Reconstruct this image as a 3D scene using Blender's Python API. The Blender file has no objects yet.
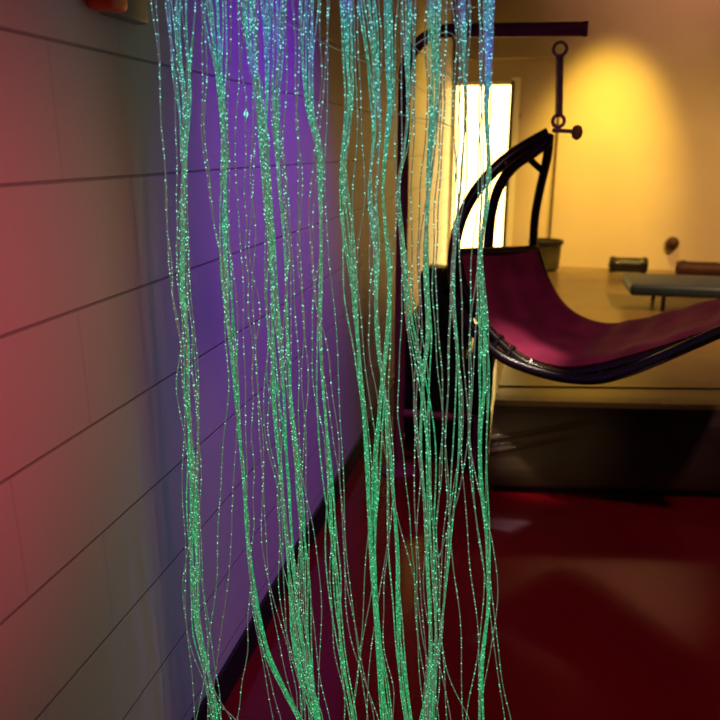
import bpy, bmesh, math, random
from mathutils import Vector, Matrix
R = random.Random(7)
sc = bpy.context.scene
col = sc.collection

# ------------------------------------------------------------------ camera frame
F = 720.0; CH = 1.4
n_ = math.sqrt(170**2 + 212**2 + F**2)
AY = Vector((170/n_, 212/n_, -F/n_))
k_ = math.hypot(F, 212)
AZ = Vector((0, F/k_, 212/k_))
AX = AY.cross(AZ)
def ray(px, py):
    c = Vector((px-360, 360-py, -F))
    return Vector((AX.dot(c), AY.dot(c), AZ.dot(c)))
CAM = Vector((0, 0, CH))
def atz(px, py, z): r = ray(px, py); return CAM + r*((z-CH)/r.z)
def aty(px, py, y): r = ray(px, py); return CAM + r*(y/r.y)
def atx(px, py, x): r = ray(px, py); return CAM + r*(x/r.x)
def atplane(px, py, P, nrm):
    r = ray(px, py); return CAM + r*((Vector(P)-CAM).dot(nrm)/r.dot(nrm))

cam = bpy.data.cameras.new('camera'); co = bpy.data.objects.new('camera', cam); col.objects.link(co)
m = Matrix(((AX.x, AX.y, AX.z), (AY.x, AY.y, AY.z), (AZ.x, AZ.y, AZ.z)))
co.matrix_world = Matrix.Translation(CAM) @ m.to_4x4()
cam.lens = 36; cam.sensor_width = 36; cam.clip_start = .02
cam.dof.use_dof = True; cam.dof.focus_distance = 1.5; cam.dof.aperture_fstop = 36e-3/.0095
sc.camera = co
sc.view_settings.view_transform = 'Standard'
sc.view_settings.look = 'None'

# ------------------------------------------------------------------ materials
def mat(name, color=(.5,.5,.5), rough=.5, spec=.5, metal=0, em=None, es=0, noise=None, bump=None, coat=0):
    M = bpy.data.materials.new(name); M.use_nodes = True
    nt = M.node_tree; b = nt.nodes['Principled BSDF']
    b.inputs['Base Color'].default_value = (*color, 1); b.inputs['Roughness'].default_value = rough
    b.inputs['Specular IOR Level'].default_value = spec; b.inputs['Metallic'].default_value = metal
    b.inputs['Coat Weight'].default_value = coat
    if em: b.inputs['Emission Color'].default_value = (*em, 1); b.inputs['Emission Strength'].default_value = es
    tc = nt.nodes.new('ShaderNodeTexCoord')
    if noise:
        sc_, amt = noise
        nz = nt.nodes.new('ShaderNodeTexNoise'); nz.inputs['Scale'].default_value = sc_; nz.inputs['Detail'].default_value = 5
        nt.links.new(tc.outputs['Object'], nz.inputs['Vector'])
        rp = nt.nodes.new('ShaderNodeValToRGB')
        rp.color_ramp.elements[0].position = .3; rp.color_ramp.elements[1].position = .7
        rp.color_ramp.elements[0].color = (*[c*(1-amt) for c in color], 1)
        rp.color_ramp.elements[1].color = (*[min(1, c*(1+amt)) for c in color], 1)
        nt.links.new(nz.outputs['Fac'], rp.inputs['Fac']); nt.links.new(rp.outputs['Color'], b.inputs['Base Color'])
    if bump:
        sc_, st, ds = bump
        nb = nt.nodes.new('ShaderNodeTexNoise'); nb.inputs['Scale'].default_value = sc_; nb.inputs['Detail'].default_value = 4
        nt.links.new(tc.outputs['Object'], nb.inputs['Vector'])
        bp = nt.nodes.new('ShaderNodeBump'); bp.inputs['Strength'].default_value = st; bp.inputs['Distance'].default_value = ds
        nt.links.new(nb.outputs['Fac'], bp.inputs['Height']); nt.links.new(bp.outputs['Normal'], b.inputs['Normal'])
    return M

def block_wall():
    M = mat('painted_block', (.62, .6, .56), .55, .35); nt = M.node_tree; b = nt.nodes['Principled BSDF']
    g = nt.nodes.new('ShaderNodeNewGeometry'); sx = nt.nodes.new('ShaderNodeSeparateXYZ'); cx = nt.nodes.new('ShaderNodeCombineXYZ')
    nt.links.new(g.outputs['Position'], sx.inputs[0])
    sub = nt.nodes.new('ShaderNodeMath'); sub.operation = 'ADD'; sub.inputs[1].default_value = 203*.01 - .133
    nt.links.new(sx.outputs['Z'], sub.inputs[0])
    nt.links.new(sx.outputs['Y'], cx.inputs['X']); nt.links.new(sub.outputs[0], cx.inputs['Y'])
    br = nt.nodes.new('ShaderNodeTexBrick')
    br.inputs['Scale'].default_value = 1; br.inputs['Brick Width'].default_value = .406; br.inputs['Row Height'].default_value = .203
    br.inputs['Mortar Size'].default_value = .0034; br.inputs['Mortar Smooth'].default_value = .7
    br.inputs['Color1'].default_value = (.62,.6,.57,1); br.inputs['Color2'].default_value = (.60,.585,.555,1); br.inputs['Mortar'].default_value = (.54,.52,.50,1)
    nt.links.new(cx.outputs[0], br.inputs['Vector'])
    bh = nt.nodes.new('ShaderNodeTexBrick')            # bed joints alone: tooled deeper than the head joints
    for k in ('Scale', 'Row Height', 'Mortar Size', 'Mortar Smooth'): bh.inputs[k].default_value = br.inputs[k].default_value
    bh.inputs['Brick Width'].default_value = 60; bh.inputs['Color1'].default_value = bh.inputs['Color2'].default_value = (1,1,1,1); bh.inputs['Mortar'].default_value = (.62,.58,.62,1)
    nt.links.new(cx.outputs[0], bh.inputs['Vector'])
    mc = nt.nodes.new('ShaderNodeMix'); mc.data_type = 'RGBA'; mc.blend_type = 'MULTIPLY'; mc.inputs['Factor'].default_value = 1
    nt.links.new(br.outputs['Color'], mc.inputs['A']); nt.links.new(bh.outputs['Color'], mc.inputs['B']); nt.links.new(mc.outputs['Result'], b.inputs['Base Color'])
    nz = nt.nodes.new('ShaderNodeTexNoise'); nz.inputs['Scale'].default_value = 90; nz.inputs['Detail'].default_value = 4
    nt.links.new(g.outputs['Position'], nz.inputs['Vector'])
    mx = nt.nodes.new('ShaderNodeMath'); mx.operation = 'MULTIPLY_ADD'; mx.inputs[1].default_value = -1.0
    ms = nt.nodes.new('ShaderNodeMath'); ms.operation = 'MULTIPLY'; ms.inputs[1].default_value = .10
    nt.links.new(nz.outputs['Fac'], ms.inputs[0]); nt.links.new(bh.outputs['Fac'], mx.inputs[0]); nt.links.new(ms.outputs[0], mx.inputs[2])
    bp = nt.nodes.new('ShaderNodeBump'); bp.inputs['Strength'].default_value = .7; bp.inputs['Distance'].default_value = .004
    nt.links.new(mx.outputs[0], bp.inputs['Height']); nt.links.new(bp.outputs['Normal'], b.inputs['Normal'])
    return M

M = {}
M['block'] = block_wall()
M['plaster'] = mat('cream_plaster', (.62, .5, .34), .8, .2, noise=(2.5, .05), bump=(60, .1, .003))
M['dark_plaster'] = mat('dark_plaster', (.10, .07, .06), .9, .2, noise=(3, .1))
M['floor'] = mat('red_vinyl_floor', (.16, .003, .007), .10, .85, noise=(1.6, .18), bump=(7, .06, .004))
M['black_rubber'] = mat('black_rubber', (.008, .007, .007), .6, .3, noise=(20, .2))
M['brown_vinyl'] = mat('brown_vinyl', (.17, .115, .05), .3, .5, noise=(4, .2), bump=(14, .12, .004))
M['shaded_vinyl'] = mat('shaded_brown_vinyl', (.055, .038, .02), .3, .6, noise=(4, .25), bump=(14, .12, .004))  # same brown vinyl, darkened in colour for the shaded front face
M['side_shade'] = mat('black_side_shade', (.006, .005, .004), 1.0, .05, noise=(30, .3))  # platform ends coloured near black so they stay in shade beside the door
M['black_vinyl'] = mat('black_vinyl', (.008, .006, .006), .35, .5, noise=(8, .3), bump=(18, .2, .004))
M['maroon_fabric'] = mat('maroon_fabric', (.23, .018, .064), .85, .2, noise=(9, .28), bump=(260, .3, .002))
M['piping'] = mat('pale_piping', (.42, .3, .3), .6, .3, noise=(30, .1))
M['frame'] = mat('dark_lacquer', (.011, .005, .006), .3, .5, noise=(10, .3))
M['stand'] = mat('maroon_lacquer', (.22, .024, .07), .5, .5, noise=(12, .2))
M['steel'] = mat('dull_steel', (.36, .22, .19), .5, .4, .1, noise=(30, .15))
M['wood_knob'] = mat('brown_wood', (.35, .16, .05), .5, .4, noise=(25, .3))
M['door_frame'] = mat('cream_paint', (.85, .78, .52), .5, .4, noise=(10, .05))
M['olive'] = mat('olive_plastic', (.06, .05, .015), .55, .4, noise=(12, .3))
M['blue_pad'] = mat('dark_blue_vinyl', (.018, .036, .085), .5, .4, noise=(9, .2))
M['red_pad'] = mat('dark_red_vinyl', (.05, .014, .008), .6, .3, noise=(9, .3))
M['switch'] = mat('dark_plate', (.09, .06, .02), .5, .4, noise=(40, .2))
M['red_plastic'] = mat('red_plastic', (.9, .10, .02), .4, .5, noise=(20, .1))
M['grey_plastic'] = mat('grey_plastic', (.3, .25, .21), .5, .4, noise=(20, .1))
M['black_metal'] = mat('black_metal', (.02, .02, .02), .4, .5, noise=(20, .2))

def glow_sheet():  # emissive sheet standing in for the lit room past the doorway
    M_ = mat('doorway_glow', (.9, .9, .85), .4, .4); nt = M_.node_tree; b = nt.nodes['Principled BSDF']
    nz = nt.nodes.new('ShaderNodeTexNoise'); nz.inputs['Scale'].default_value = 1.5
    tc = nt.nodes.new('ShaderNodeTexCoord'); nt.links.new(tc.outputs['Object'], nz.inputs['Vector'])
    rp = nt.nodes.new('ShaderNodeValToRGB'); rp.color_ramp.elements[0].color = (1, .64, .17, 1); rp.color_ramp.elements[1].color = (1, .70, .22, 1)
    nt.links.new(nz.outputs['Fac'], rp.inputs['Fac']); nt.links.new(rp.outputs['Color'], b.inputs['Emission Color'])
    b.inputs['Emission Strength'].default_value = 6
    return M_
M['glow'] = glow_sheet()

def fiber_mat(name, es, dim, pale, base):
    """light-leaking plastic fibre: green low down, turquoise to violet-blue near the top"""
    M_ = mat(name, base, .3, .5); nt = M_.node_tree; b = nt.nodes['Principled BSDF']
    g = nt.nodes.new('ShaderNodeNewGeometry'); sx = nt.nodes.new('ShaderNodeSeparateXYZ'); nt.links.new(g.outputs['Position'], sx.inputs[0])
    nz = nt.nodes.new('ShaderNodeTexNoise'); nz.inputs['Scale'].default_value = 9; nz.inputs['Detail'].default_value = 2
    mp = nt.nodes.new('ShaderNodeMapping'); mp.inputs['Scale'].default_value = (1.6, 0, .55)
    nt.links.new(g.outputs['Position'], mp.inputs[0]); nt.links.new(mp.outputs[0], nz.inputs['Vector'])
    mr = nt.nodes.new('ShaderNodeMapRange'); mr.inputs['From Min'].default_value = .1; mr.inputs['From Max'].default_value = 1.75
    nt.links.new(sx.outputs['Z'], mr.inputs['Value'])
    ad = nt.nodes.new('ShaderNodeMath'); ad.operation = 'MULTIPLY_ADD'; ad.inputs[1].default_value = .55; 
    sb = nt.nodes.new('ShaderNodeMath'); sb.operation = 'SUBTRACT'; sb.inputs[1].default_value = .275
    nt.links.new(mr.outputs[0], sb.inputs[0]); nt.links.new(nz.outputs['Fac'], ad.inputs[0]); nt.links.new(sb.outputs[0], ad.inputs[2])
    rp = nt.nodes.new('ShaderNodeValToRGB'); cr = rp.color_ramp
    cr.elements[0].position = 0; cr.elements[0].color = (.015, .62, .17, 1)
    cr.elements[1].position = 1.0; cr.elements[1].color = (.05, .60, .45, 1)
    for p, c in ((.5, (.02,.60,.21)), (.70, (.12,.52,.24)), (.84, (.06,.58,.36)), (.90, (.06,.55,.5)), (.95, (.14,.20,.9))):
        e = cr.elements.new(p); e.color = (*c, 1)
    nt.links.new(ad.outputs[0], rp.inputs['Fac'])
    n2 = nt.nodes.new('ShaderNodeTexNoise'); n2.inputs['Scale'].default_value = 220; n2.inputs['Detail'].default_value = 1
    nt.links.new(g.outputs['Position'], n2.inputs['Vector'])
    r2 = nt.nodes.new('ShaderNodeMapRange'); r2.inputs['From Min'].default_value = .38; r2.inputs['From Max'].default_value = .7
    r2.inputs['To Min'].default_value = es*dim; r2.inputs['To Max'].default_value = es
    nt.links.new(n2.outputs['Fac'], r2.inputs['Value'])
    # every fibre leaks a different amount of light; paler ones get a whitish glow to look like lit plastic
    oi = nt.nodes.new('ShaderNodeObjectInfo')
    pm = nt.nodes.new('ShaderNodeMapRange'); pm.inputs['To Min'].default_value = pale[0]; pm.inputs['To Max'].default_value = pale[1]
    nt.links.new(oi.outputs['Random'], pm.inputs['Value'])
    mxc = nt.nodes.new('ShaderNodeMix'); mxc.data_type = 'RGBA'; mxc.inputs['B'].default_value = (.50, .48, .44, 1)
    nt.links.new(pm.outputs[0], mxc.inputs['Factor']); nt.links.new(rp.outputs['Color'], mxc.inputs['A'])
    hs = nt.nodes.new('ShaderNodeMath'); hs.operation = 'MULTIPLY_ADD'; hs.inputs[1].default_value = -.5; hs.inputs[2].default_value = 1.15
    nt.links.new(pm.outputs[0], hs.inputs[0])
    es_ = nt.nodes.new('ShaderNodeMath'); es_.operation = 'MULTIPLY'; nt.links.new(hs.outputs[0], es_.inputs[0]); nt.links.new(r2.outputs[0], es_.inputs[1])
    nt.links.new(mxc.outputs['Result'], b.inputs['Emission Color']); nt.links.new(es_.outputs[0], b.inputs['Emission Strength'])
    M_.cycles.emission_sampling = 'NONE'
    return M_
M['fiber'] = fiber_mat('glowing_fibre', .74, .26, (0, .34), (.10, .20, .14))
M['loose'] = fiber_mat('loose_fibre', .30, .45, (.2, .85), (.45, .42, .42))
def spark_mat():
    M_ = mat('fibre_sparkle', (.3,.5,.4), .4, .4); nt = M_.node_tree; b = nt.nodes['Principled BSDF']
    g = nt.nodes.new('ShaderNodeNewGeometry'); sx = nt.nodes.new('ShaderNodeSeparateXYZ'); nt.links.new(g.outputs['Position'], sx.inputs[0])
    mr = nt.nodes.new('ShaderNodeMapRange'); mr.inputs['From Min'].default_value = .1; mr.inputs['From Max'].default_value = 1.75
    nt.links.new(sx.outputs['Z'], mr.inputs['Value'])
    rp = nt.nodes.new('ShaderNodeValToRGB'); cr = rp.color_ramp
    cr.elements[0].color = (.15, .88, .40, 1); cr.elements[1].color = (.22, .85, .95, 1)
    e = cr.elements.new(.6); e.color = (.25, .95, .6, 1)
    nt.links.new(mr.outputs[0], rp.inputs['Fac']); nt.links.new(rp.outputs['Color'], b.inputs['Emission Color'])
    b.inputs['Emission Strength'].default_value = 1.45
    M_.cycles.emission_sampling = 'NONE'
    return M_
M['spark'] = spark_mat()

# ------------------------------------------------------------------ mesh helpers
def obj(name, bm, m, parent=None, smooth=True, origin=None):
    me = bpy.data.meshes.new(name)
    bmesh.ops.recalc_face_normals(bm, faces=bm.faces)
    if origin is not None: bmesh.ops.translate(bm, verts=bm.verts, vec=-Vector(origin))
    bm.to_mesh(me); bm.free()
    for mm in (m if isinstance(m, (list, tuple)) else [m]): me.materials.append(mm)
    if smooth:
        for p in me.polygons: p.use_smooth = True
        try: me.set_sharp_from_angle(angle=math.radians(40))
        except Exception: pass
    o = bpy.data.objects.new(name, me); col.objects.link(o)
    if origin is not None: o.location = origin
    if parent is not None:
        o.parent = parent
        o.location = o.location - parent.location
    return o
def tag(o, label=None, cat=None, group=None, kind=None):
    if label: o['label'] = label
    if cat: o['category'] = cat
    if group: o['group'] = group
    if kind: o['kind'] = kind
    return o
def thing(name, label, cat, loc, group=None):
    o = bpy.data.objects.new(name, None); o.empty_display_size = .05; col.objects.link(o); o.location = loc
    return tag(o, label, cat, group)
def add_box(bm, a, b, bev=0, seg=2):
    ret = bmesh.ops.create_cube(bm, size=1); vs = ret['verts']
    a = Vector(a); b = Vector(b)
    for v in vs: v.co = Vector(((a.x+b.x)/2 + v.co.x*(b.x-a.x), (a.y+b.y)/2 + v.co.y*(b.y-a.y), (a.z+b.z)/2 + v.co.z*(b.z-a.z)))
    if bev:
        es = list({e for v in vs for e in v.link_edges})
        bmesh.ops.bevel(bm, geom=es, offset=bev, segments=seg, affect='EDGES', profile=.5)
    return vs
def bbox(a, b, bev=0, seg=2):
    bm = bmesh.new(); add_box(bm, a, b, bev, seg); return bm
def add_tube(bm, pts, rad, sides=10, cap=True, flat=1.0, mi=0):
    pts = [Vector(p) for p in pts]; n = len(pts)
    rads = rad if isinstance(rad, (list, tuple)) else [rad]*n
    rings = []; prev = None
    for i, p in enumerate(pts):
        t = (pts[min(i+1, n-1)] - pts[max(i-1, 0)]).normalized()
        if prev is None:
            u = t.cross(Vector((0, 1, 0)))
            if u.length < .1: u = t.cross(Vector((1, 0, 0)))
        else: u = prev - t*prev.dot(t)
        u.normalize(); prev = u; w = t.cross(u)
        rings.append([bm.verts.new(p + (u*math.cos(a) + w*math.sin(a)*flat)*rads[i]) for a in [2*math.pi*k/sides for k in range(sides)]])
    for a, b in zip(rings, rings[1:]):
        for k in range(sides):
            f = bm.faces.new((a[k], a[(k+1) % sides], b[(k+1) % sides], b[k])); f.material_index = mi
    if cap:
        bm.faces.new(rings[0][::-1]).material_index = mi; bm.faces.new(rings[-1]).material_index = mi
def tube(pts, rad, sides=10, flat=1.0):
    bm = bmesh.new(); add_tube(bm, pts, rad, sides, flat=flat); return bm
def add_lathe(bm, prof, c, seg=24):
    rings = []
    for r, z in prof:
        rings.append([bm.verts.new((c[0]+r*math.cos(2*math.pi*k/seg), c[1]+r*math.sin(2*math.pi*k/seg), c[2]+z)) for k in range(seg)])
    for a, b in zip(rings, rings[1:]):
        for k in range(seg): bm.faces.new((a[k], a[(k+1) % seg], b[(k+1) % seg], b[k]))
    bm.faces.new(rings[0][::-1]); bm.faces.new(rings[-1])
def add_octa(bm, c, r, l, mi):
    c = Vector(c)
    v = [bm.verts.new(c + Vector(d)) for d in ((r,0,0),(0,r,0),(-r,0,0),(0,-r,0),(0,0,l),(0,0,-l))]
    for i in range(4):
        bm.faces.new((v[i], v[(i+1) % 4], v[4])).material_index = mi
        bm.faces.new((v[(i+1) % 4], v[i], v[5])).material_index = mi
def spline(pts, n):
    """Catmull-Rom through tuples, n samples"""
    P = [Vector(p) for p in pts]; out = []
    for i in range(n):
        t = i/(n-1)*(len(P)-1); k = min(int(t), len(P)-2); f = t-k
        p0, p1, p2, p3 = P[max(k-1, 0)], P[k], P[k+1], P[min(k+2, len(P)-1)]
        out.append(.5*((2*p1) + (p2-p0)*f + (2*p0-5*p1+4*p2-p3)*f*f + (3*p1-p0-3*p2+p3)*f**3))
    return out
def even(pts, n):
    d = [0]
    for a, b in zip(pts, pts[1:]): d.append(d[-1] + (b-a).length)
    out = []; j = 0
    for i in range(n):
        s = d[-1]*i/(n-1)
        while j < len(d)-2 and d[j+1] < s: j += 1
        f = 0 if d[j+1] == d[j] else (s-d[j])/(d[j+1]-d[j])
        out.append(pts[j].lerp(pts[j+1], min(1, f)))
    return out
def interp(wp, y):
    """smooth x(y) through way-points sorted by y"""
    if y <= wp[0][1]: return wp[0][0]
    if y >= wp[-1][1]: return wp[-1][0]
    for i in range(len(wp)-1):
        if wp[i][1] <= y <= wp[i+1][1]:
            a = wp[max(i-1, 0)]; b = wp[i]; c = wp[i+1]; d = wp[min(i+2, len(wp)-1)]
            h = c[1]-b[1]; t = (y-b[1])/h
            m0 = (c[0]-a[0])/max(1e-6, c[1]-a[1])*h; m1 = (d[0]-b[0])/max(1e-6, d[1]-b[1])*h
            return (2*t**3-3*t*t+1)*b[0] + (t**3-2*t*t+t)*m0 + (-2*t**3+3*t*t)*c[0] + (t**3-t*t)*m1

# ------------------------------------------------------------------ the room
WX, BY, H = -.70, 6.8, 3.95
XR, YF = 3.2, -1.6
def struct(name, bm, m, smooth=False, parent=None):
    return tag(obj(name, bm, m, parent, smooth), kind='structure')
struct('floor', bbox((WX-.2, YF-.2, -.1), (XR+.2, BY+.4, 0)), M['floor'])
struct('wall_left', bbox((WX-.15, YF, 0), (WX, BY+.2, H)), M['block'])
struct('wall_right', bbox((XR, YF, 0), (XR+.15, BY+.2, H)), M['dark_plaster'])
struct('wall_front', bbox((WX-.15, YF-.15, 0), (XR+.15, YF, H)), M['dark_plaster'])
struct('ceiling', bbox((WX-.2, YF-.2, H), (XR+.2, BY+.4, H+.1)), M['dark_plaster'])
DX0, DX1, DZ = -.692, -.165, 1.955
AX1, AZ1 = aty(557, 150, BY).x, 2.135
bm = bmesh.new()
add_box(bm, (AX1, BY-.07, 0), (XR, BY+.1, H))                 # forward plane of the back wall
add_box(bm, (WX, BY-.07, AZ1), (AX1, BY+.1, H))               # header over the door recess
add_box(bm, (DX1, BY, 0), (AX1, BY+.1, AZ1))
add_box(bm, (WX, BY, 0), (DX0, BY+.1, AZ1))
add_box(bm, (DX0, BY, DZ), (DX1, BY+.1, AZ1))
struct('wall_back', bm, M['plaster'])
struct('baseboard_left', bbox((WX, YF, 0), (WX+.012, BY-.08, .10), .004), M['black_rubber'])
# bright doorway at the far end, filled by an added glowing sheet
bm = bmesh.new()
add_box(bm, (DX0-.001, BY-.02, 0), (DX0+.03, BY+.08, DZ)); add_box(bm, (DX1-.03, BY-.02, 0), (DX1+.055, BY-.001, DZ+.03))
add_box(bm, (DX1-.03, BY-.02, 0), (DX1+.001, BY+.08, DZ)); add_box(bm, (DX0, BY-.02, DZ-.03), (DX1, BY+.08, DZ+.001))
door = struct('door_1', bm, M['door_frame'])
tag(obj('doorway_glow_sheet', bbox((DX0+.03, BY+.03, .0), (DX1-.03, BY+.05, DZ-.03)), M['glow'], door, False), 'glowing sheet in the doorway standing in for the bright room beyond')

# ------------------------------------------------------------------ padded platform
PZ = .37
fl = atz(487, 493, 0); fr = atz(720, 500, 0)
dirf = (fr-fl).normalized(); 
tl = atz(490, 406, PZ)
bl = atz(530, 262, PZ)
NX = 260
W = 3.0
def plat():
    bm = bmesh.new()
    back_n = (bl-tl).normalized()
    # profile across: bottom front -> bulging face -> rounded shoulder -> top -> back
    prof = [(0.03, .028), (0.005, .032), (-.006, .05), (-.010, .08), (-.008, .115), (0.0, .15), (.012, .19), (.022, .23), (.03, .27), (.042, .305), (.062, .335), (.095, .358), (.14, .368), (.2, .371)]
    dense = []
    for a, b in zip(prof, prof[1:]):
        for k in range(9): dense.append((a[0]+(b[0]-a[0])*k/9, a[1]+(b[1]-a[1])*k/9))
    dense.append(prof[-1])
    top = [(.2+(3.9-.2)*((k+1)/16)**1.5, .371) for k in range(16)]
    rows = dense+top
    # creases in the vinyl, each a line on the face given as (s along front, z)
    cre = [((-.02,.232),(.46,.325),.021,.0085), ((-.02,.207),(.2,.24),.008,.006), ((-.02,.178),(.36,.26),.021,.0085), ((.05,.09),(.5,.2),.003,.03)]
    grid = []
    for i in range(NX+1):
        s = W*(i/NX)**2.2; line = []
        base = fl + dirf*s
        for d, z in rows:
            left = bl if False else None
            p = base + Vector((back_n.x*d, back_n.y*d, 0)); p.z = z
            disp = 0
            if z < .36:
                for (a, b, amp, w) in cre:
                    if a[0]-.02 <= s <= b[0]:
                        zc = a[1] + (b[1]-a[1])*((s-a[0])/(b[0]-a[0]))
                        fade = min(1, (b[0]-s)/(.35*(b[0]-a[0])))
                        disp += amp*fade*math.exp(-((z-zc)/w)**2)
            p += Vector((0, -disp, disp*.4))
            p.y = min(p.y, BY-.075)
            line.append(bm.verts.new(p))
        grid.append(line)
    for a, b in zip(grid, grid[1:]):
        for k in range(len(rows)-1):
            f = bm.faces.new((a[k], b[k], b[k+1], a[k+1]))
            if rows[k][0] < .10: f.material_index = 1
    # left and right ends, back and underside
    for g in (grid[0], grid[-1]):
        lo = [bm.verts.new((v.co.x, v.co.y, .028)) for v in g]
        for k in range(len(g)-1): 
            if k == 0: continue
            bm.faces.new((g[k], g[k+1], lo[k+1], lo[k])).material_index = 2
    return bm
pf = thing('padded_platform', 'wide low brown vinyl padded platform with creased front under the hanging lounger', 'platform', (fl.x, fl.y, 0))
obj('pad', plat(), [M['brown_vinyl'], M['shaded_vinyl'], M['side_shade']], pf)
bkn = (bl-tl).normalized()
bm = bmesh.new()
q = [fl + dirf*.02 + bkn*.025, fl + dirf*(W-.05) + bkn*.025, fl + dirf*(W-.05) + bkn*3.2, fl + dirf*.02 + bkn*3.2]
lo = [bm.verts.new((p.x, p.y, .001)) for p in q]; hi = [bm.verts.new((p.x, p.y, .045)) for p in q]
bm.faces.new(lo[::-1]); bm.faces.new(hi)
for k in range(4): bm.faces.new((lo[k], lo[(k+1) % 4], hi[(k+1) % 4], hi[k]))
tag(obj('shadow_gap_base', bm, M['black_rubber'], pf, False), 'recessed base strip coloured black as the shadow gap under the pad')  # dark base put in where the shadow gap under the pad falls
# sewn seam across the top
s0 = atz(498, 386, .3735); s1 = atz(585, 387, .3735); s1 = s0 + (s1-s0)*4
obj('seam', tube([s0, s0.lerp(s1, .5), s1], .0025, 6), M['black_vinyl'], pf)

# ------------------------------------------------------------------ arm stand
ST = 2.95
st = thing('hanging_stand', 'dark maroon metal stand with upright pole bending into horizontal arm', 'stand', (aty(398, 470, ST).x, ST, 0))
px_ = st.location.x
top = aty(500, 29, ST).z
pp = [Vector((px_, ST, .012)), Vector((px_, ST, .6)), Vector((px_, ST, 1.2)), Vector((px_, ST, top-.19))]
for k in range(1, 9):
    a = math.pi/2*k/8; pp.append(Vector((px_ + .16*(1-math.cos(a)), ST, top-.16+.16*math.sin(a)-.0)))
obj('pole', tube(pp, .024, 14), M['stand'], st)
arm_end = aty(586, 29, 3.04)
obj('arm', tube([pp[-1], pp[-1].lerp(arm_end, .5), arm_end], .0255, 14), M['stand'], st)
obj('end_cap', tube([arm_end - Vector((.012,0,0)), arm_end + Vector((.006, 0, 0))], .0275, 14), M['stand'], st)
bm = bmesh.new(); add_lathe(bm, [(.085, 0), (.085, .008), (.04, .016), (.03, .05)], (px_, ST, .0005)); obj('foot_plate', bm, M['stand'], st)
sz = aty(440, 416, ST).z
obj('cross_bar', tube([(px_, ST, sz), (-.2, ST, sz), (-.118, ST, sz)], .018, 12), M['stand'], st)
obj('cross_bar_post', tube([(-.15, ST, sz), (-.15, ST, .001)], .014, 10), M['stand'], st)

# ------------------------------------------------------------------ hanging lounger
L = Vector((.93, -.367, 0)).normalized(); NR = Vector((-L.y, L.x, 0))
Pn = aty(459, 247, 2.85); Pf = aty(537, 245, 3.40)
dn = Pn.dot(NR); df = Pf.dot(NR)
def pl(px, py, t):
    """t=0 the near side plane of the lounger, 1 the far side plane"""
    d = dn + (df-dn)*t
    return atplane(px, py, NR*d, NR)
near_px = [(459,249),(465,278),(477,307),(497,332),(525,355),(560,366),(598,363),(640,352),(685,338),(722,324),(765,304)]
far_px = [(537,246),(545,272),(559,297),(580,315),(610,323),(648,317),(688,307),(722,298),(765,285)]
near = even(spline([pl(x, y, 0) for x, y in near_px], 80), 56)
far = even(spline([pl(x, y, 1) for x, y in far_px], 80), 56)
hang = pl(551, 133, .5)
ch = thing('hanging_lounger', 'maroon hanging lounge chair with dark curved frame suspended from the stand arm', 'lounger', (hang.x, hang.y, PZ))
bm = bmesh.new(); MW = 14; up = []; dn_ = []
for i, (a, b) in enumerate(zip(near, far)):
    tan = (near[min(i+1, 55)]-near[max(i-1, 0)]).normalized(); wv = (b-a).normalized(); nn = tan.cross(wv).normalized()
    if nn.z < 0 and i > 30: nn = -nn
    if i <= 30:
        if nn.dot(Vector((.6, 0, .8))) < 0: nn = -nn
    endt = min(1, i/2.5, (55-i)/2.5)
    ru, rd = [], []
    for j in range(MW+1):
        v = j/MW; e = math.sqrt(max(0, 1-(2*v-1)**6)); th = .024*e*(.3+.7*math.sqrt(endt))
        p = a.lerp(b, v) - nn*(.03*(1-(2*v-1)**2))
        puff = .004*math.sin(i*.9)*e
        ru.append(bm.verts.new(p + nn*(th+puff))); rd.append(bm.verts.new(p - nn*th))
    up.append(ru); dn_.append(rd)
for i in range(55):
    for j in range(MW):
        bm.faces.new((up[i][j], up[i][j+1], up[i+1][j+1], up[i+1][j])); bm.faces.new((dn_[i][j], dn_[i+1][j], dn_[i+1][j+1], dn_[i][j+1]))
    for j in (0, MW): bm.faces.new((up[i][j], up[i+1][j], dn_[i+1][j], dn_[i][j]))
for i in (0, 55):
    for j in range(MW): bm.faces.new((up[i][j], up[i][j+1], dn_[i][j+1], dn_[i][j]))
bmesh.ops.remove_doubles(bm, verts=bm.verts, dist=.0002)
cu = obj('cushion', bm, M['maroon_fabric'], ch)
obj('piping', tube(spline([pl(460, 255, .0), pl(468, 257, .04), pl(476, 260, .09)], 8), .004, 6), M['piping'], cu)
off = Vector((0, 0, -.024))
obj('side_rail', tube([p + off - NR*.006 for p in near], .016, 10), M['frame'], ch)
obj('side_rail', tube([p + off + NR*.006 for p in far], .016, 10), M['frame'], ch)
obj('head_bar', tube([near[0]+off*.5, far[0]+off*.5], .016, 10), M['frame'], ch)
arc = [(549,134,.5),(525,147,.44),(502,163,.34),(479,187,.2),(464,212,.1),(456,238,.02),(453,262,-.03),(455,288,-.05),(464,314,-.05),(480,338,-.05),(502,357,-.05),(530,369,-.05),(562,377,-.05),(595,379,-.05),(625,372,-.05),(656,360,-.05),(690,345,-.05),(722,331,-.05),(768,310,-.05)]
pts = even(spline([pl(*a) for a in arc], 120), 90)
obj('main_arc', tube(pts, [.027 - .006*min(1, i/40) for i in range(90)], 12), M['frame'], ch)
inner = [(549,140,.5),(534,152,.5),(514,166,.5),(500,185,.5),(492,210,.48),(489,235,.47),(488,250,.46)]
obj('inner_arc', tube(even(spline([pl(*a) for a in inner], 60), 36), .022, 12), M['frame'], ch)
strut = [(549,136,.5),(547,158,.6),(540,189,.8),(535,217,.93),(533,248,1)]
obj('side_strut', tube(even(spline([pl(*a) for a in strut], 60), 30), .019, 12), M['frame'], ch)
obj('brace', tube([pl(526, 156, .5), pl(542, 171, .67)], .014, 10), M['frame'], ch)
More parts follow.
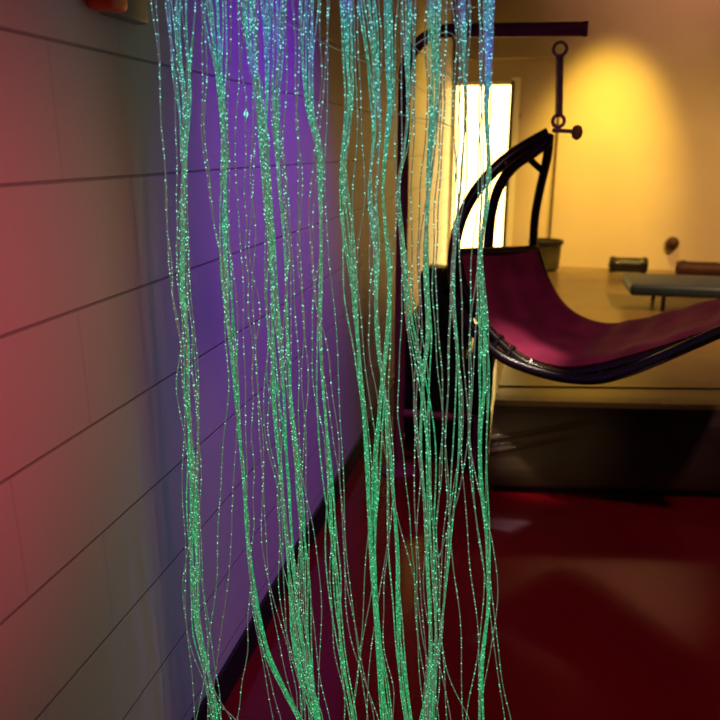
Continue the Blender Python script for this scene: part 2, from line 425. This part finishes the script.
for a, b in (((502,335,0),(492,349,-.05)), ((514,346,0),(505,359,-.05)), ((532,360,0),(527,369,-.05)), ((600,364,0),(600,378,-.05)), ((690,338,0),(688,345,-.05))):
    obj('rung', tube([pl(*a), pl(*b)], .011, 8), M['frame'], ch)
for b in ((510,157),): 
    p = pl(508, 163, .36); o = bmesh.new(); bmesh.ops.create_icosphere(o, subdivisions=2, radius=.006, matrix=Matrix.Translation(p - NR*.026)); obj('bolt', o, M['steel'], ch)
# suspension hardware, hung between the arm and the chair
sp = thing('suspension_spring', 'slim grey spring and hooks linking the stand arm to the lounger', 'hanger', (hang.x, hang.y, hang.z+.03))
eye = aty(561, 36, 3.03); hp = pl(558, 127, .5); 
def ring(c, r, w, ax=0):
    bm = bmesh.new(); n = 20
    P = [Vector(c) + Vector((r*math.cos(2*math.pi*k/n), 0, r*math.sin(2*math.pi*k/n))) for k in range(n+1)]
    add_tube(bm, P, w, 8); return bm
obj('eye_ring', ring(eye + Vector((0, 0, -.045)), .024, .006), M['steel'], sp)
pt = []; a0 = eye + Vector((0, 0, -.072)); n = 220
for k in range(n): 
    t = k/(n-1); c = a0.lerp(hp + Vector((0, 0, .045)), t); an = 2*math.pi*24*t
    pt.append(c + Vector((.013*math.cos(an), .013*math.sin(an), 0)))
obj('coil', tube(pt, .0035, 6), M['steel'], sp)
obj('rod', tube([a0 + Vector((0, 0, .01)), hp + Vector((0, 0, .04))], .007, 8), M['steel'], sp)
obj('swivel_ring', ring(hp + Vector((0, 0, .022)), .022, .007), M['steel'], sp)
kb = bmesh.new(); c = pl(577, 132, .5)
add_lathe(kb, [(.004, -.03), (.018, -.02), (.022, 0), (.016, .02), (.004, .026)], c, 16); obj('knob', kb, M['wood_knob'], sp)
obj('hook', tube([hp + Vector((-.02,0,-.012)), hp.lerp(c, .5) + Vector((0, 0, -.006)), c], .008, 8), M['steel'], sp)

# ------------------------------------------------------------------ black padded seat behind the strands
bx0, bx1 = aty(407, 300, 3.4).x, aty(487, 436, 3.36).x
sy = 3.33
se = thing('padded_armchair', 'bulky black vinyl padded seat standing between the block wall and the platform', 'seat', ((bx0+bx1)/2, sy+.3, 0))
sd = .58
obj('base', bbox((bx0, sy, .004), (bx1, sy+sd, .30), .025, 3), M['black_vinyl'], se)
obj('arm_pad', bbox((bx0-.01, sy-.01, .28), (bx0+.09, sy+sd, .60), .04, 4), M['black_vinyl'], se)
obj('arm_pad', bbox((bx1-.085, sy-.01, .28), (bx1+.01, sy+sd, .60), .04, 4), M['black_vinyl'], se)
obj('seat_cushion', bbox((bx0+.07, sy-.015, .28), (bx1-.07, sy+sd-.1, .43), .04, 4), M['black_vinyl'], se)
bm = bmesh.new()
add_box(bm, (bx0+.01, sy+sd-.2, .3), (bx1-.12, sy+sd, .80), .05, 4)
obj('back_cushion', bm, M['black_vinyl'], se)
obj('head_pillow', bbox((bx0+.12, sy+sd-.27, .66), (bx1-.02, sy+sd-.05, .82), .06, 4), M['black_vinyl'], se)

# ------------------------------------------------------------------ things at the back
def on_platform(x, y): return .372
y0 = 6.5; tx = aty(547, 260, y0).x
tb = thing('round_tub', 'dark olive round tub with rim standing on the platform beside the doorway', 'tub', (tx-.02, y0, .374))
bm = bmesh.new(); add_lathe(bm, [(.10, 0), (.125, .02), (.135, .24), (.128, .24), (.115, .05)], tb.location); obj('body', bm, M['olive'], tb)
bm = bmesh.new(); add_lathe(bm, [(.134, .225), (.15, .23), (.15, .26), (.128, .262), (.128, .23)], tb.location); obj('rim', bm, M['black_rubber'], tb)

yb = 4.9; x0 = aty(624, 288, yb).x
zt = aty(660, 278, yb+.3).z; zb = zt-.075
x0 += .04
be = thing('padded_bench', 'low dark blue padded bench on short legs standing on the platform', 'bench', (x0+.6, yb+.3, .372))
obj('bench_pad', bbox((x0, yb, zb), (x0+1.3, yb+.5, zt), .025, 3), M['blue_pad'], be)
for lx, ly in ((.22, .06), (1.15, .06), (.22, .44), (1.15, .44)):
    obj('leg', tube([(x0+lx, yb+ly, .372), (x0+lx, yb+ly, zb+.01)], .014, 8), M['black_metal'], be)

def bolster(name, lab, pxl, pxr, pyt, pyb, y, m):
    a = aty(pxl, pyb, y); b = aty(pxr, pyt, y); z0 = .374
    o = thing(name, lab, 'cushion', ((a.x+b.x)/2, y, z0)); h = max(.05, b.z-z0); r = h/2; z0 += r*.09
    n = 12; P = [Vector((a.x+(b.x-a.x)*k/n, y, z0+r*.92)) for k in range(n+1)]
    rr = [r*(.55+.45*math.sin(math.pi*min(1, max(0, .25+ .5*(1 if 2 <= k <= n-2 else (k/2*.9 if k < 2 else (n-k)/2*.9)))))) for k in range(n+1)]
    obj('body', tube(P, rr, 16), m, o)
    obj('end_button', tube([P[0]-Vector((.008,0,0)), P[0]+Vector((.004,0,0))], r*.3, 10), m, o)
    return o
bolster('bolster_cushion', 'black bolster cushion lying at the foot of the yellow wall', 609, 648, 257, 269, 6.45, M['black_vinyl'])
bolster('bolster_cushion', 'dark red bolster cushion lying behind the blue bench', 676, 745, 262, 276, 6.3, M['red_pad'])
wl = aty(672, 243, BY-.075)
wf = thing('wall_fitting', 'small round dark fitting on the yellow wall above the red bolster', 'fitting', (wl.x, BY-.07, wl.z))
bm = bmesh.new(); bmesh.ops.create_uvsphere(bm, u_segments=16, v_segments=10, radius=.052, matrix=Matrix.Translation(wl + Vector((0, -.03, 0))))
obj('knob', bm, M['red_pad'], wf)
obj('back_plate', tube([wl + Vector((0, .004, 0)), wl + Vector((0, -.012, 0))], .06, 16), M['grey_plastic'], wf)
ws = aty(517, 116, BY)
sw = thing('light_switch', 'tiny dark switch plate on the wall right of the bright doorway', 'switch', ws)
obj('plate', bbox(ws + Vector((-.028, -.008, -.022)), ws + Vector((.028, -.0005, .022)), .003), M['switch'], sw)
obj('toggle', bbox(ws + Vector((-.006, -.016, -.01)), ws + Vector((.006, -.007, .01)), .002), M['switch'], sw)
# alarm box on the block wall, mostly above the frame
a = atx(84, 4, WX); b = atx(101, 14, WX); c = atx(134, 19, WX)
al = thing('wall_alarm', 'small red and grey alarm unit high on the block wall', 'alarm', (WX, b.y, b.z))
obj('housing', bbox((WX+.0005, b.y-.01, b.z-.002), (WX+.03, c.y, b.z+.14), .006), M['grey_plastic'], al)
tag(obj('lens', bbox((WX+.0005, a.y, b.z), (WX+.05, b.y+.006, b.z+.12), .01, 3), M['red_plastic'], al), 'red plastic lens')

# ------------------------------------------------------------------ fibre-optic curtain
CY = 1.2
fc = thing('fiber_optic_curtain', 'curtain of glowing green fibre-optic strands hanging in bunches beside the painted block wall', 'light curtain', (-.3, CY, 0))
obj('rail', bbox((WX+.001, CY-.13, 2.2), (.1, CY+.13, 2.26), .01), M['black_metal'], fc)
YS = [-24 + 10.4*i for i in range(74)]
def strand(name, parent, xf, dy, rad, mats, gap, beadr, lo=-24, hi=748, bright=1.0):
    bm = bmesh.new(); pts = []
    for y in YS:
        if y < lo or y > hi: continue
        pts.append(aty(xf(y), y, CY+dy(y)))
    if lo <= -20:
        pts.insert(0, Vector((pts[0].x, pts[0].y, 2.205)))
    if hi >= 740: pts.append(Vector((pts[-1].x, pts[-1].y, .003)))
    add_tube(bm, pts, rad, 5, cap=True)
    # light-leaking notches: small bright beads in uneven runs
    s = R.uniform(0, gap); y = lo
    while y < hi:
        run = .5 + .5*math.sin(y*.021 + len(bm.verts)*.13)
        p = aty(xf(y), y, CY+dy(y))
        rr = beadr*R.uniform(.55, 1.15)
        ang = R.uniform(-.5, .5)
        add_octa(bm, p + Vector((ang*rad, -rad*.6, 0)), rr, rr*R.uniform(.8, 1.5), 1)
        y += gap*R.choice((.4, .6, .8, 1, 1.3, 2.2))*(1.35-.7*run)
    o = obj(name, bm, mats, parent, smooth=False)
    return o

bundles = [
 dict(p=[(178,-10),(181,50),(185,110),(183,200),(183,280),(188,345),(188,390),(192,460),(195,560),(197,625),(208,676),(219,722)], n=9, top=10, w=4.4, c=150),
 dict(p=[(213,-10),(218,50),(222,105),(225,150),(223,240),(227,310),(232,360),(236,400),(242,460),(250,560),(265,645),(284,690),(302,722)], n=8, top=9, w=3.8, c=120),
 dict(p=[(247,-10),(250,40),(258,98),(264,140),(267,200),(271,260),(273,330),(274,400),(282,490),(292,600),(302,670),(319,722)], n=8, top=5, w=3.6, c=130),
 dict(p=[(265,-10),(267,50),(267,95),(266,140),(270,190),(273,250),(277,330),(283,390),(288,480),(296,590),(304,650),(318,722)], n=5, top=4, w=2.8, c=110),
 dict(p=[(279,-10),(278,60),(276,100),(279,180),(285,250),(287,330),(291,400),(299,480),(305,560),(308,640),(316,722)], n=5, top=3, w=3.2, c=150),
 dict(p=[(309,-10),(309,60),(311,110),(318,145),(320,200),(321,260),(320,320),(322,380),(330,470),(335,560),(342,650),(354,722)], n=7, top=4, w=4.0, c=170),
 dict(p=[(346,-10),(347,60),(348,105),(344,165),(349,240),(354,300),(360,370),(367,460),(370,535),(377,640),(388,722)], n=7, top=4, w=4.5, c=200),
 dict(p=[(366,-10),(374,60),(376,120),(372,200),(376,250),(377,330),(384,390),(392,480),(397,560),(400,640),(410,722)], n=8, top=5, w=4.0, c=250),
 dict(p=[(388,-10),(389,60),(390,110),(383,190),(387,250),(388,320),(382,400),(376,480),(375,570),(380,650),(385,722)], n=5, top=3, w=3.6, c=200),
 dict(p=[(407,-10),(407,50),(408,110),(404,150),(398,190),(402,240),(408,310),(421,380),(428,450),(431,540),(436,640),(431,722)], n=4, top=4, w=2.8, c=150),
 dict(p=[(434,-10),(434,60),(433,125),(428,190),(426,260),(428,330),(424,370),(421,440),(425,510),(428,590),(430,650),(426,722)], n=8, top=4, w=3.2, c=150),
 dict(p=[(463,-10),(464,60),(465,105),(461,180),(455,240),(454,300),(459,370),(459,440),(452,520),(444,600),(436,660),(420,722)], n=3, top=2, w=1.8, c=150),
 dict(p=[(489,-10),(488,60),(486,115),(489,160),(486,210),(480,260),(482,330),(483,390),(480,440),(482,490),(487,550),(488,600),(481,670),(481,722)], n=8, top=4, w=3.3, c=150),
]
PX = 1.75e-3
for B in bundles:
    top = aty(B['p'][0][0], -24, CY)
    bo = bpy.data.objects.new('fiber_bundle', None); col.objects.link(bo); bo.parent = fc
    bo.location = (top.x+.3, 0, 0)
    bl_loc = Vector((top.x, CY, 0)); 
    for k in range(B['n']):
        a = (k+.5)/B['n']*2-1; ph = R.uniform(0, 6.28); P = R.uniform(180, 420); ph2 = R.uniform(0, 6.28); P2 = R.uniform(70, 160)
        lo_ = R.uniform(.75, 1.2); sw_ = R.choice((0, 0, 0, 1))*R.uniform(2, 5); ys_ = R.uniform(250, 600)
        spread_bottom = R.uniform(-1, 1)*3
        def xf(y, a=a, ph=ph, P=P, ph2=ph2, P2=P2, B=B, sw_=sw_, ys_=ys_, sb=spread_bottom):
            t = max(0, min(1, 1-y/B['c']))
            pinch = .55+.45*math.sin(y/95+B['c']+B['p'][0][0])
            pinch = max(.3, pinch)
            w = B['w']*(a*.75+.55*math.sin(6.283*y/P+ph)+.15*math.sin(6.283*y/P2+ph2))*pinch
            return interp(B['p'], y) + w + B['top']*a*t**1.3*1.3 + sw_*math.exp(-((y-ys_)/90)**2)*(1 if a > 0 else -1)*1.6 + sb*max(0, (y-560)/160)
        d0 = R.uniform(-.012, .012)
        def dy(y, d0=d0, ph=ph): return d0 + .005*math.sin(y/70+ph)
        s = strand('fiber_strand', bo, xf, dy, PX*.78, [M['fiber'], M['spark']], 13, PX*.78)
        s.location = -(bo.location + fc.location)

loose = [
 [(152,0),(158,60),(162,120),(165,180),(169,240),(171,290),(180,335),(184,400),(183,470),(185,560),(188,640),(196,722)],
 [(157,0),(160,80),(163,140),(166,200),(171,260),(173,300),(182,345),(189,400),(193,480),(192,560),(200,640),(214,722)],
 [(168,0),(172,60),(176,120),(177,200),(178,280),(186,350),(197,400),(198,480),(199,560),(201,640),(214,690),(234,722)],
 [(196,0),(192,50),(189,100),(187,160),(189,260),(194,330),(199,380),(197,450),(202,560),(206,620),(216,700),(240,722)],
 [(201,0),(203,60),(202,120),(206,170),(213,215),(222,260),(229,320),(236,370),(240,430),(248,520),(252,590),(272,690),(283,722)],
 [(206,0),(206,80),(205,130),(209,180),(216,230),(224,280),(226,340),(228,400),(221,470),(218,550),(211,630),(196,722)],
 [(231,0),(230,50),(228,110),(229,170),(230,240),(236,300),(238,350),(236,430),(232,520),(226,600),(214,680),(208,722)],
 [(237,0),(240,60),(236,120),(236,180),(240,230),(243,280),(244,340),(246,420),(247,500),(252,600),(266,680),(274,722)],
 [(243,0),(242,60),(246,110),(245,180),(246,240),(249,310),(253,360),(252,420),(254,500),(250,580),(246,660),(236,722)],
 [(258,0),(256,60),(252,130),(251,180),(255,230),(253,280),(254,330),(258,380),(263,450),(267,560),(280,650),(300,722)],
 [(254,0),(258,70),(256,130),(252,200),(250,260),(260,310),(256,350),(259,420),(262,470),(264,560),(286,640),(300,690),(302,722)],
 [(287,0),(286,60),(286,110),(283,150),(290,210),(292,260),(297,330),(299,400),(300,480),(304,600),(310,722)],
 [(293,0),(296,80),(298,140),(299,200),(297,250),(304,310),(302,370),(305,430),(309,560),(316,650),(330,722)],
 [(300,0),(299,60),(297,120),(302,180),(300,240),(303,310),(308,380),(305,430),(300,500),(302,600),(306,722)],
 [(320,0),(321,60),(320,100),(312,170),(310,240),(316,300),(327,350),(336,420),(342,500),(348,590),(362,660),(374,722)],
 [(327,0),(328,60),(327,110),(325,170),(328,250),(335,310),(338,370),(343,470),(347,560),(357,640),(368,722)],
 [(330,0),(326,50),(323,100),(315,180),(313,260),(319,330),(325,380),(333,440),(340,480),(344,560),(351,640),(380,722)],
 [(353,0),(356,70),(357,130),(353,200),(355,300),(362,380),(372,470),(366,560),(361,640),(352,722)],
 [(359,0),(358,60),(362,120),(364,190),(358,260),(362,340),(372,410),(378,500),(372,580),(362,650),(350,722)],
 [(379,0),(381,60),(380,120),(371,180),(370,260),(380,340),(388,420),(393,500),(410,560),(420,620),(440,722)],
 [(398,0),(395,50),(395,120),(396,180),(402,250),(401,330),(398,410),(405,470),(413,560),(418,650),(424,722)],
 [(402,0),(401,60),(402,130),(399,200),(392,260),(391,320),(389,400),(394,480),(385,560),(372,640),(366,722)],
 [(415,0),(414,80),(413,150),(411,220),(413,290),(418,350),(417,410),(420,480),(416,560),(420,650),(432,722)],
 [(427,0),(425,50),(428,100),(421,180),(418,250),(419,320),(414,380),(416,440),(426,520),(424,600),(438,660),(452,722)],
 [(440,0),(440,60),(441,120),(436,190),(433,260),(434,320),(440,390),(443,450),(437,520),(440,600),(444,660),(470,722)],
 [(447,0),(445,60),(444,110),(440,180),(437,240),(436,290),(440,350),(443,400),(440,470),(436,560),(440,660),(436,722)],
 [(451,0),(456,40),(455,80),(453,120),(455,200),(452,300),(448,380),(446,440),(447,500),(453,560),(459,610),(462,680),(463,722)],
 [(458,0),(460,70),(458,130),(455,200),(452,270),(455,330),(461,400),(463,480),(470,560),(478,640),(480,722)],
 [(470,0),(468,70),(464,140),(458,210),(450,290),(449,350),(446,420),(447,500),(440,580),(442,650),(448,722)],
 [(478,0),(481,80),(479,150),(476,220),(470,280),(471,340),(470,420),(472,480),(480,540),(484,600),(476,660),(466,722)],
 [(480,0),(482,90),(483,180),(478,260),(470,330),(469,400),(470,470),(476,520),(484,570),(492,630),(499,680),(505,722)],
 [(494,0),(491,80),(488,160),(482,240),(488,330),(487,400),(486,470),(488,550),(495,620),(502,680),(512,722)],
]
cand = []
for wp in loose: cand.append((wp, True))
xs = [170,178,184,211,222,226,249,262,272,284,291,304,313,324,336,350,362,368,384,393,402,410,418,430,437,444,452,468,474,486,492]
for i in range(20):
    a = R.choice(bundles)['p']; b = R.choice(bundles)['p']
    # a fibre that rides beside one bundle, wanders, and rides beside it again
    base = R.choice(bundles)
    o1, o2, o3, o4 = (R.uniform(-9, 9) for _ in range(4)); ph = R.uniform(0, 6.28); P = R.uniform(150, 330)
    wp = [(interp(base['p'], y) + o1*max(0, 1-y/300) + o2*math.exp(-((y-380)/140)**2) + o3*math.exp(-((y-620)/110)**2)*1.6 + 3.2*math.sin(y*6.283/P+ph), y) for y in range(-10, 740, 50)]
    cand.append((wp, False))
for wp, named in cand:
    ph = R.uniform(0, 6.28); d0 = R.uniform(-.05, .03)
    amp = R.uniform(.3, 1.1); P = R.uniform(60, 130)
    def xf(y, wp=wp, ph=ph, amp=amp, P=P): return interp(wp, y) + amp*math.sin(y*6.283/P+ph)
    def dy(y, d0=d0, ph=ph): return d0 + .006*math.sin(y/60+ph)
    s = strand('loose_fiber_strand', fc, xf, dy, PX*.62, [M['loose'], M['spark']], R.choice((8, 10, 13)), PX*.8)
    s.location = -fc.location
# stray fibres draped across the others
for wp in ([(241,0),(262,12),(282,21),(306,34),(330,46),(356,58),(381,69),(402,82)], [(398,14),(408,36),(418,51),(436,65),(447,73),(458,83)],
           [(404,58),(412,48),(424,39),(440,33),(452,34),(459,46),(462,60)], [(440,10),(462,8),(496,7)], [(398,114),(416,118),(436,121),(452,127)]):
    P = [aty(x, y, CY-.03) for x, y in wp]
    s = obj('stray_fiber', tube(spline(P, 24), PX*.4, 5), [M['loose']], fc, smooth=False); 
    tag(s, 'thin bare fibre draped diagonally across the strands')
bm = bmesh.new(); c = aty(246, 114, CY-.02); add_octa(bm, c, PX*2.4, PX*4.5, 0); o = obj('bright_bead', bm, [M['spark']], fc, False)

# ------------------------------------------------------------------ light
def spot(name, loc, target, power, color, size=60, blend=1, rad=.08):
    l = bpy.data.lights.new(name, 'SPOT'); l.energy = power; l.color = color; l.spot_size = math.radians(size); l.spot_blend = blend; l.shadow_soft_size = rad
    o = bpy.data.objects.new(name, l); col.objects.link(o); o.location = loc
    o.rotation_euler = (Vector(target)-Vector(loc)).to_track_quat('-Z', 'Y').to_euler(); return o
spot('warm_wall_lamp', (.66, 5.55, 3.3), (.58, 6.75, 1.15), 640, (1, .64, .08), 40)
spot('floor_haze_fill', (1.5, 4.9, 3.0), (1.1, 6.75, 3.0), 85, (1, .48, .30), 70)  # unseen fill, added so the floor reflects a faint haze
spot('platform_fill', (2.3, 3.6, 3.5), (1.3, 5.7, .4), 680, (1, .56, .19), 74)  # unseen warm fill, added to brighten the platform top and right wall
spot('left_wall_fill', (.6, 5.0, 2.6), (-.7, 5.2, 1.2), 80, (1, .60, .05), 72)  # added yellow fill for the left wall's far end, no fixture there
spot('violet_lamp', (.35, 1.9, 3.0), (-.7, 2.0, .9), 165, (.20, .008, .95), 46)
spot('red_lamp', (.5, .2, 1.25), (-.7, .42, 1.22), 30, (1, .02, .12), 68, .9)
spot('olive_lamp', (.35, .65, 1.9), (-.7, .98, .85), 7.5, (1, .42, .36), 60)
spot('plum_fill', (1.1, 1.0, 3.8), (.6, 2.0, .3), 130, (1, .5, .66), 66)  # unseen overhead fill, added to lift the floor, cushion and stand
spot('crease_fill', (-.42, 1.8, .62), (.12, 2.86, .26), 16, (1, .74, .42), 26, rad=0)  # added low fill raking the mat front, no fixture there
spot('crease_top_fill', (-.22, 2.2, 2.3), (.08, 2.87, .32), 200, (1, .84, .6), 11, rad=.05)  # added narrow fill from above to pick out the vinyl creases
w = bpy.data.worlds.new('world'); sc.world = w; w.use_nodes = True
w.node_tree.nodes['Background'].inputs[0].default_value = (.3, .22, .25, 1); w.node_tree.nodes['Background'].inputs[1].default_value = .025
